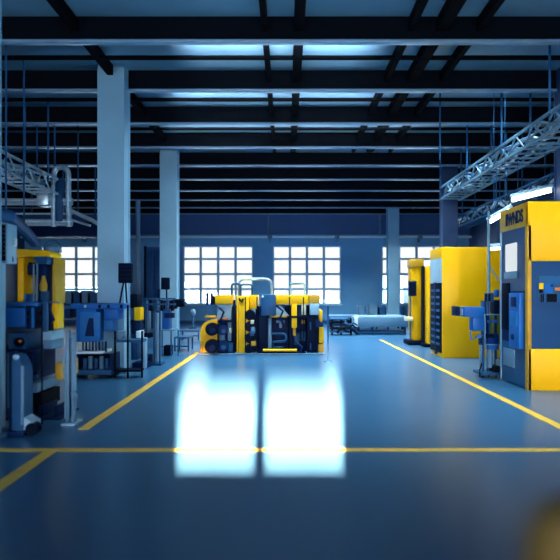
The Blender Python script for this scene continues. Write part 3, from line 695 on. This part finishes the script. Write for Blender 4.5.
for k in range(8): MB().box(X(80+3.3*k, D), X(81.3+3.3*k, D), D+.1, D+.15, Z(353, D), Z(342, D)).build('bar', 'navy' if k % 2 else 'slate', t)
MB().pbox(75, 112, 351.5, 354, D-.08, .6, .006).build('bench_top', 'white', t)
MB().pbox(79, 112, 354, 370, D+.35, .05).build('back_panel', 'dark', t)
for px in (75, 109.5): MB().pbox(px, px+2.7, 354, 371, D-.05, .5).build('side_panel', 'navy', t)
for k in range(5): MB().cyl((X(83+5.5*k, D), D+.12, Z(370, D)), (X(83+5.5*k, D), D+.12, Z(359-2*(k % 2), D)), .045, 12).build('cylinder', 'mid' if k % 2 else 'slate', t)
MB().box(X(74, D), X(113, D), D-.1, D+.55, .06, Z(369.5, D), .012).build('plinth', 'slate', t)
for px in (76, 109): MB().box(X(px, D), X(px+2.5, D), D-.05, D+.5, 0, .07).build('foot', 'black', t)
# side stand with thin legs
t = thing('side_stand', 'thin dark steel stand right of the bright blue bench machine', 'stand', (X(122, D), D, 0))
for px, yy in ((114, D), (127.5, D-.05), (141, D)): MB().box(X(px, D), X(px+1.6, D), yy, yy+.04, 0, Z(331 if px != 127.5 else 305, D)).build('leg', 'dark', t)
MB().box(X(114, D), X(142, D), D, D+.35, Z(342.5, D), Z(340, D)).build('shelf', 'slate', t)
MB().box(X(114, D), X(140, D), D, D+.3, Z(372, D), Z(370, D)).build('lower_rail', 'dark', t)
MB().pbox(116, 126, 331, 340.2, D+.1, .25, .01).build('pale_box', 'mid', t)
# monitor on top of the blue bench machine
t = thing('monitor', 'dark monitor on two thin legs above the bright blue bench machine', 'monitor', (X(121, D), D+.3, Z(303.5, D)))
MB().pbox(118, 133.5, 263, 283, D+.2, .14, .015).build('screen', 'dark', t)
for k in range(4): MB().pbox(119.5, 132, 266+4.2*k, 266.4+4.2*k, D+.195, .02).build('slat', 'navy', t)
for a, b_ in ((119.5, 115.5), (121.5, 122.8)): MB().tube([(X(a, D), D+.27, Z(282, D)), (X(b_, D), D+.27, Z(303.3, D))], .018, 8).build('leg', 'dark', t)

# ------------------------------------------------------------------ left: farther bench machines
D = 11.9
t = thing('lathe_machine', 'dark machine with a yellow box, right of the broad pale column', 'machine', (X(142, D), D+.2, 0))
MB().pbox(130, 142, 294, 308, D, .4, .012).build('head', 'dark', t)
MB().pbox(134, 144, 307.5, 320.5, D-.08, .3, .012).build('yellow_box', 'yellow', t)
MB().pbox(131, 143, 320, 334, D+.1, .35, .012).build('gear_case', 'navy', t)
MB().pbox(136, 144, 331, 338, D+.0, .3, .01).build('tray', 'white', t)
for px in (141.5,): MB().box(X(px, D), X(px+3.6, D), D+.05, D+.2, 0, Z(338, D), .01).build('pedestal', 'grey', t)
MB().pbox(131, 141, 334, 360, D+.25, .3, .01).build('cabinet', 'slate', t)
MB().box(X(131, D), X(145, D), D+.1, D+.55, 0, .12).build('base', 'navy', t)
D = 12.4
t = thing('assembly_station', 'blue grey workstation with slotted rails, third machine along the left row', 'machine', (X(153, D), D+.2, 0))
for py in (298, 303.5): MB().pbox(143, 176, py, py+1.6, D+.1, .06).build('rail', 'slate', t)
for k in range(6): MB().pbox(144+5.3*k, 148+5.3*k, 300, 311, D+.15, .15, .01).build('carriage', 'dark' if k % 2 else 'slate', t)
MB().pbox(145, 151, 311, 333, D+.2, .2, .01).build('column', 'mid', t); MB().pbox(153, 159, 313, 362, D+.2, .2, .01).build('column', 'mid', t)
MB().pbox(144, 154, 333, 338, D+.05, .4, .01).build('tray', 'dark', t)
MB().pbox(144, 153, 355, 365, D+.1, .3, .01).build('cabinet', 'navy', t)
for px in (144.5, 152.5, 158): MB().box(X(px, D), X(px+1.4, D), D+.1, D+.15, 0, Z(311, D)).build('leg', 'slate', t)
MB().box(X(144, D), X(160, D), D+.1, D+.5, .0, .05).build('base', 'slate', t)
D = 14.4
t = thing('bench_machine', 'small blue bench machine beside the farther pale column', 'machine', (X(167, D), D+.2, 0))
MB().pbox(160, 178, 301, 309, D+.05, .4, .01).build('head', 'dark', t)
MB().pbox(162, 172, 309, 331, D+.1, .4, .015).build('body', 'blue', t)
MB().pbox(164, 175, 313, 318, D+.0, .2, .01).build('arm', 'navy', t)
MB().pbox(161, 178, 329.5, 331, D, .5).build('bench_top', 'mid', t)
for px in (161, 170, 177): MB().box(X(px, D), X(px+1.1, D), D+.05, D+.1, 0, Z(330, D)).build('leg', 'slate', t)
MB().box(X(162.5, D), X(170, D), D+.1, D+.4, 0, Z(346, D), .01).build('motor_box', 'dark', t)
MB().pbox(173, 185, 299, 307, D+.1, .2, .01).build('slide', 'dark', t)
MB().pbox(174, 187, 302, 303.5, D+.1, .1).build('slide_rail', 'slate', t)
t = thing('monitor', 'small dark monitor on a pole before the farther pale column', 'monitor', (X(165.5, D), D+.2, Z(301, D)))
MB().pbox(161, 170, 277.5, 289.5, D+.15, .12, .01).build('screen', 'dark', t)
MB().pbox(157, 160.5, 289, 301, D+.3, .1, .01).build('side_box', 'navy', t)
MB().cyl((X(165, D), D+.2, Z(289, D)), (X(165, D), D+.2, Z(301, D)), .02, 8).build('pole', 'dark', t)
MB().box(X(157, D), X(168, D), D+.15, D+.35, Z(301, D), Z(300.3, D)).build('foot', 'dark', t)
# steel tables by the left line
def steel_table(px0, px1, py, d, dep, label):
    t = thing('steel_table', label, 'table', ((X(px0, d)+X(px1, d))/2, d+dep/2, 0), 'bare steel tables')
    zt = Z(py, d); MB().box(X(px0, d), X(px1, d), d, d+dep, zt-.04, zt).build('table_top', 'slate', t)
    for x in (X(px0, d), X(px1, d)-.04):
        for y in (d, d+dep-.04): MB().box(x, x+.04, y, y+.04, 0, zt-.04).build('leg', 'slate', t)
    MB().box(X(px0, d), X(px1, d), d+.01, d+.04, .12, .16).build('stretcher', 'slate', t)
    return t
steel_table(174, 189, 337, 15.6, .7, 'low bare steel table nearest the yellow floor line at left')
steel_table(178, 199, 330.5, 19.5, .8, 'low bare steel table under the window left of the yellow press')
t = thing('stanchion', 'small pale stanchion with a bulb top, below the left middle window', 'post', (X(193, 26), 26, 0))
MB().cyl((X(193, 26), 26, 0), (X(193, 26), 26, Z(314, 26)), .05, 10).build('pole', 'mid', t); MB().ball((X(193, 26), 26, Z(312.5, 26)), .13, (1, 1, 1.3)).build('bulb', 'grey', t)
MB().cyl((X(193, 26), 26, 0), (X(193, 26), 26, .04), .2, 14).build('foot', 'slate', t)
# tall cabinet and pipe on the back-left wall
D = 26
t = thing('electrical_cabinet', 'tall dark cabinet between the two pale columns at the back', 'cabinet', (X(151, D), D, 0))
MB().box(X(144, D), X(162, D), D, D+.8, 0, Z(247, D), .02).build('body', 'header', t)
for a, b_ in ((145, 152.6), (153.4, 161)): MB().pbox(a, b_, 250, 332, D-.03, .04, .01).build('door', 'slate', t)
MB().pbox(144, 146.5, 246, 334, D-.06, .1).build('edge_post', 'dark', t)
tag(MB().cyl((X(138, 27), 27, 0), (X(138, 27), 27, ZC), .11, 12).build('vertical_pipe', 'grey', loc=(X(138, 27), 27, 0)), 'pale vertical pipe beside the tall dark cabinet at the back', 'pipe')
# rack with bins at far left window
D = 20
t = thing('storage_rack', 'low rack carrying a row of bins below the far left window', 'rack', (X(75, D), D+.3, 0))
zr = Z(303, D)
for px in (50, 98):
    for yy in (D, D+.7): MB().box(X(px, D), X(px, D)+.06, yy, yy+.06, 0, zr-.09).build('upright', 'slate', t)
for z in (zr-.05, zr-.6): MB().box(X(50, D), X(98, D)+.06, D, D+.76, z-.04, z).build('shelf', 'slate', t)
bins = ['leftmost', 'second from left', 'middle', 'second from right', 'rightmost']
for k in range(5):
    q = MB(); x0 = X(56+8.2*k, D); x1 = X(63.2+8.2*k, D); z0 = zr-.05; zt = Z(292-1.5*(k % 2), D)
    q.box(x0, x1, D+.05, D+.65, z0, z0+.03)
    for bx in ((x0, x1, D+.05, D+.08), (x0, x1, D+.62, D+.65), (x0, x0+.03, D+.05, D+.65), (x1-.03, x1, D+.05, D+.65)): q.box(*bx, z0, zt)
    q.box(x0-.015, x1+.015, D+.03, D+.67, zt-.07, zt-.03)
    tag(q.build('storage_bin', 'mid' if k % 2 else 'slate', loc=((x0+x1)/2, D+.3, z0)), '%s open bin on the rack below the far left window' % bins[k], 'bin', 'bins on the low rack')

# yellow post close to the camera, bottom right
t = thing('safety_bollard', 'blurred yellow bollard very near at the bottom right corner', 'bollard', (.33, .62, 0))
MB().lathe(.33, .62, [(.065, .02), (.065, 1.28), (.06, 1.33), (.045, 1.36), (.02, 1.374), (.005, 1.376)], 28).build('post', 'ochre', t)
MB().cyl((.33, .62, 0), (.33, .62, .025), .13, 24).build('base_plate', 'dark', t)

# ------------------------------------------------------------------ added twin lamp, out of view, standing in for window reflections on the floor
LX, LY, LZ = 0.0, 0.0, 5.2
t = thing('patch_light', 'added twin-window lamp out of view above the aisle, casting the white floor patches', 'lamp', (LX, LY, LZ))
a = .5
def ap(px): return (px-CX)/F*a
def az(py): return -(LZ*(py-CY)/(CAMZ*F))*a
pl = MB(); y0, y1 = LY+a, LY+a+.004
zt_, zb_ = LZ+az(373), LZ+az(451)
hw = .3; zt2, zb2 = LZ+.12, LZ-.72
pl.box(LX-hw, LX+hw, y0, y1, zt_, zt2); pl.box(LX-hw, LX+hw, LY+.32, LY+.324, zb2, LZ+az(438)*.64)
xs = [-hw, ap(182), ap(254.5), ap(266.5), ap(340), hw]
pl.box(LX+ap(207), LX+ap(256.5), y0, y1, LZ+az(388), zt_); pl.box(LX+ap(264), LX+ap(326), y0, y1, LZ+az(386), zt_)
for i in (0, 2, 4): pl.box(LX+xs[i], LX+xs[i+1], y0, y1, zb2, zt_)
pl.build('patch_mask', 'black', t)  # added plate, openings cut to shape the two floor patches
hs_ = MB(); hs_.box(LX-hw, LX-hw+.01, LY-.1, y0, zb2, zt2); hs_.box(LX+hw-.01, LX+hw, LY-.1, y0, zb2, zt2); hs_.box(LX-hw, LX+hw, LY-.1, y0, zt2, zt2+.01)
hs_.box(LX-hw, LX+hw, LY-.1, LY-.09, zb2, zt2); hs_.box(LX-hw, LX+hw, LY-.1, y0, zb2-.01, zb2)
hs_.build('housing', 'black', t)
for sx in (-.2, .2): MB().cyl((sx, LY+.2, zt2), (sx, LY+.2, ZC), .015, 8).build('hanger_rod', 'slate', t)
l = bpy.data.lights.new('patch_light_bulb', 'AREA'); l.energy = 160000; l.color = (1, .52, .31)
l.shape = 'RECTANGLE'; l.size = .009; l.size_y = .12
o = bpy.data.objects.new('patch_light_bulb', l); COL.objects.link(o); o.location = (LX, LY, LZ)
o.rotation_euler = (math.radians(90-30), 0, 0)

# added spot, unseen on the rear wall, to brighten the large yellow machine
P0, P1 = Vector((2.2, -9.0, 3.0)), Vector((5.4, 9.3, 1.75))
t = thing('fill_spot', 'added unseen spot on the rear wall, brightening the large lettered machine', 'lamp', P0)
dv = (P1-P0).normalized()
MB().cyl(P0-dv*.25, P0-dv*.06, .14, 20, .17).build('housing', 'black', t)
MB().tube([P0-dv*.2, (P0.x, YR+.02, P0.z+.1)], .03, 8).build('bracket', 'black', t)
l = bpy.data.lights.new('fill_spot_bulb', 'SPOT'); l.energy = 6000; l.color = (1, .98, .86); l.shadow_soft_size = .12
l.spot_size = math.radians(17); l.spot_blend = .6
o = bpy.data.objects.new('fill_spot_bulb', l); COL.objects.link(o); o.location = P0; o.rotation_euler = dv.to_track_quat('-Z', 'Y').to_euler()

# ------------------------------------------------------------------ sky
wd = bpy.data.worlds.new('sky'); S.world = wd; wd.use_nodes = True
nt = wd.node_tree; bg = nt.nodes['Background']
tc = nt.nodes.new('ShaderNodeTexCoord'); sp = nt.nodes.new('ShaderNodeSeparateXYZ'); nt.links.new(tc.outputs['Generated'], sp.inputs[0])
mp = nt.nodes.new('ShaderNodeMapRange'); mp.inputs['From Min'].default_value = -1; mp.inputs['From Max'].default_value = 1
nt.links.new(sp.outputs['Y'], mp.inputs['Value'])
rp = nt.nodes.new('ShaderNodeValToRGB'); nt.links.new(mp.outputs[0], rp.inputs[0])
FRONT, REAR = 1.18, 20.0
rp.color_ramp.elements[0].position = .25; rp.color_ramp.elements[0].color = (.74, .89, 1, 1)
rp.color_ramp.elements[1].position = .75; rp.color_ramp.elements[1].color = (.93, 1, .985, 1)
m2 = nt.nodes.new('ShaderNodeMapRange'); m2.inputs['From Min'].default_value = -.5; m2.inputs['From Max'].default_value = .5
m2.inputs['To Min'].default_value = REAR; m2.inputs['To Max'].default_value = FRONT
nt.links.new(sp.outputs['Y'], m2.inputs['Value'])
nt.links.new(rp.outputs[0], bg.inputs['Color']); nt.links.new(m2.outputs[0], bg.inputs['Strength'])

# ------------------------------------------------------------------ camera and view
cam = bpy.data.cameras.new('camera'); co = bpy.data.objects.new('camera', cam); COL.objects.link(co)
co.location = (0, 0, CAMZ); co.rotation_euler = (PI/2, 0, 0)
cam.sensor_width = 36; cam.lens = 36; cam.shift_x = -6/560; cam.shift_y = 14/560
cam.clip_start = .05; cam.clip_end = 400
cam.dof.use_dof = True; cam.dof.focus_distance = 12.5; cam.dof.aperture_fstop = .9
S.camera = co
vs = S.view_settings; vs.view_transform = 'Standard'; vs.look = 'None'; vs.exposure = 0; vs.gamma = 1; vs.use_curve_mapping = False
S.cycles.use_denoising = True
S.cycles.sample_clamp_indirect = 8
S.cycles.max_bounces = 10
S.cycles.caustics_reflective = False; S.cycles.caustics_refractive = False
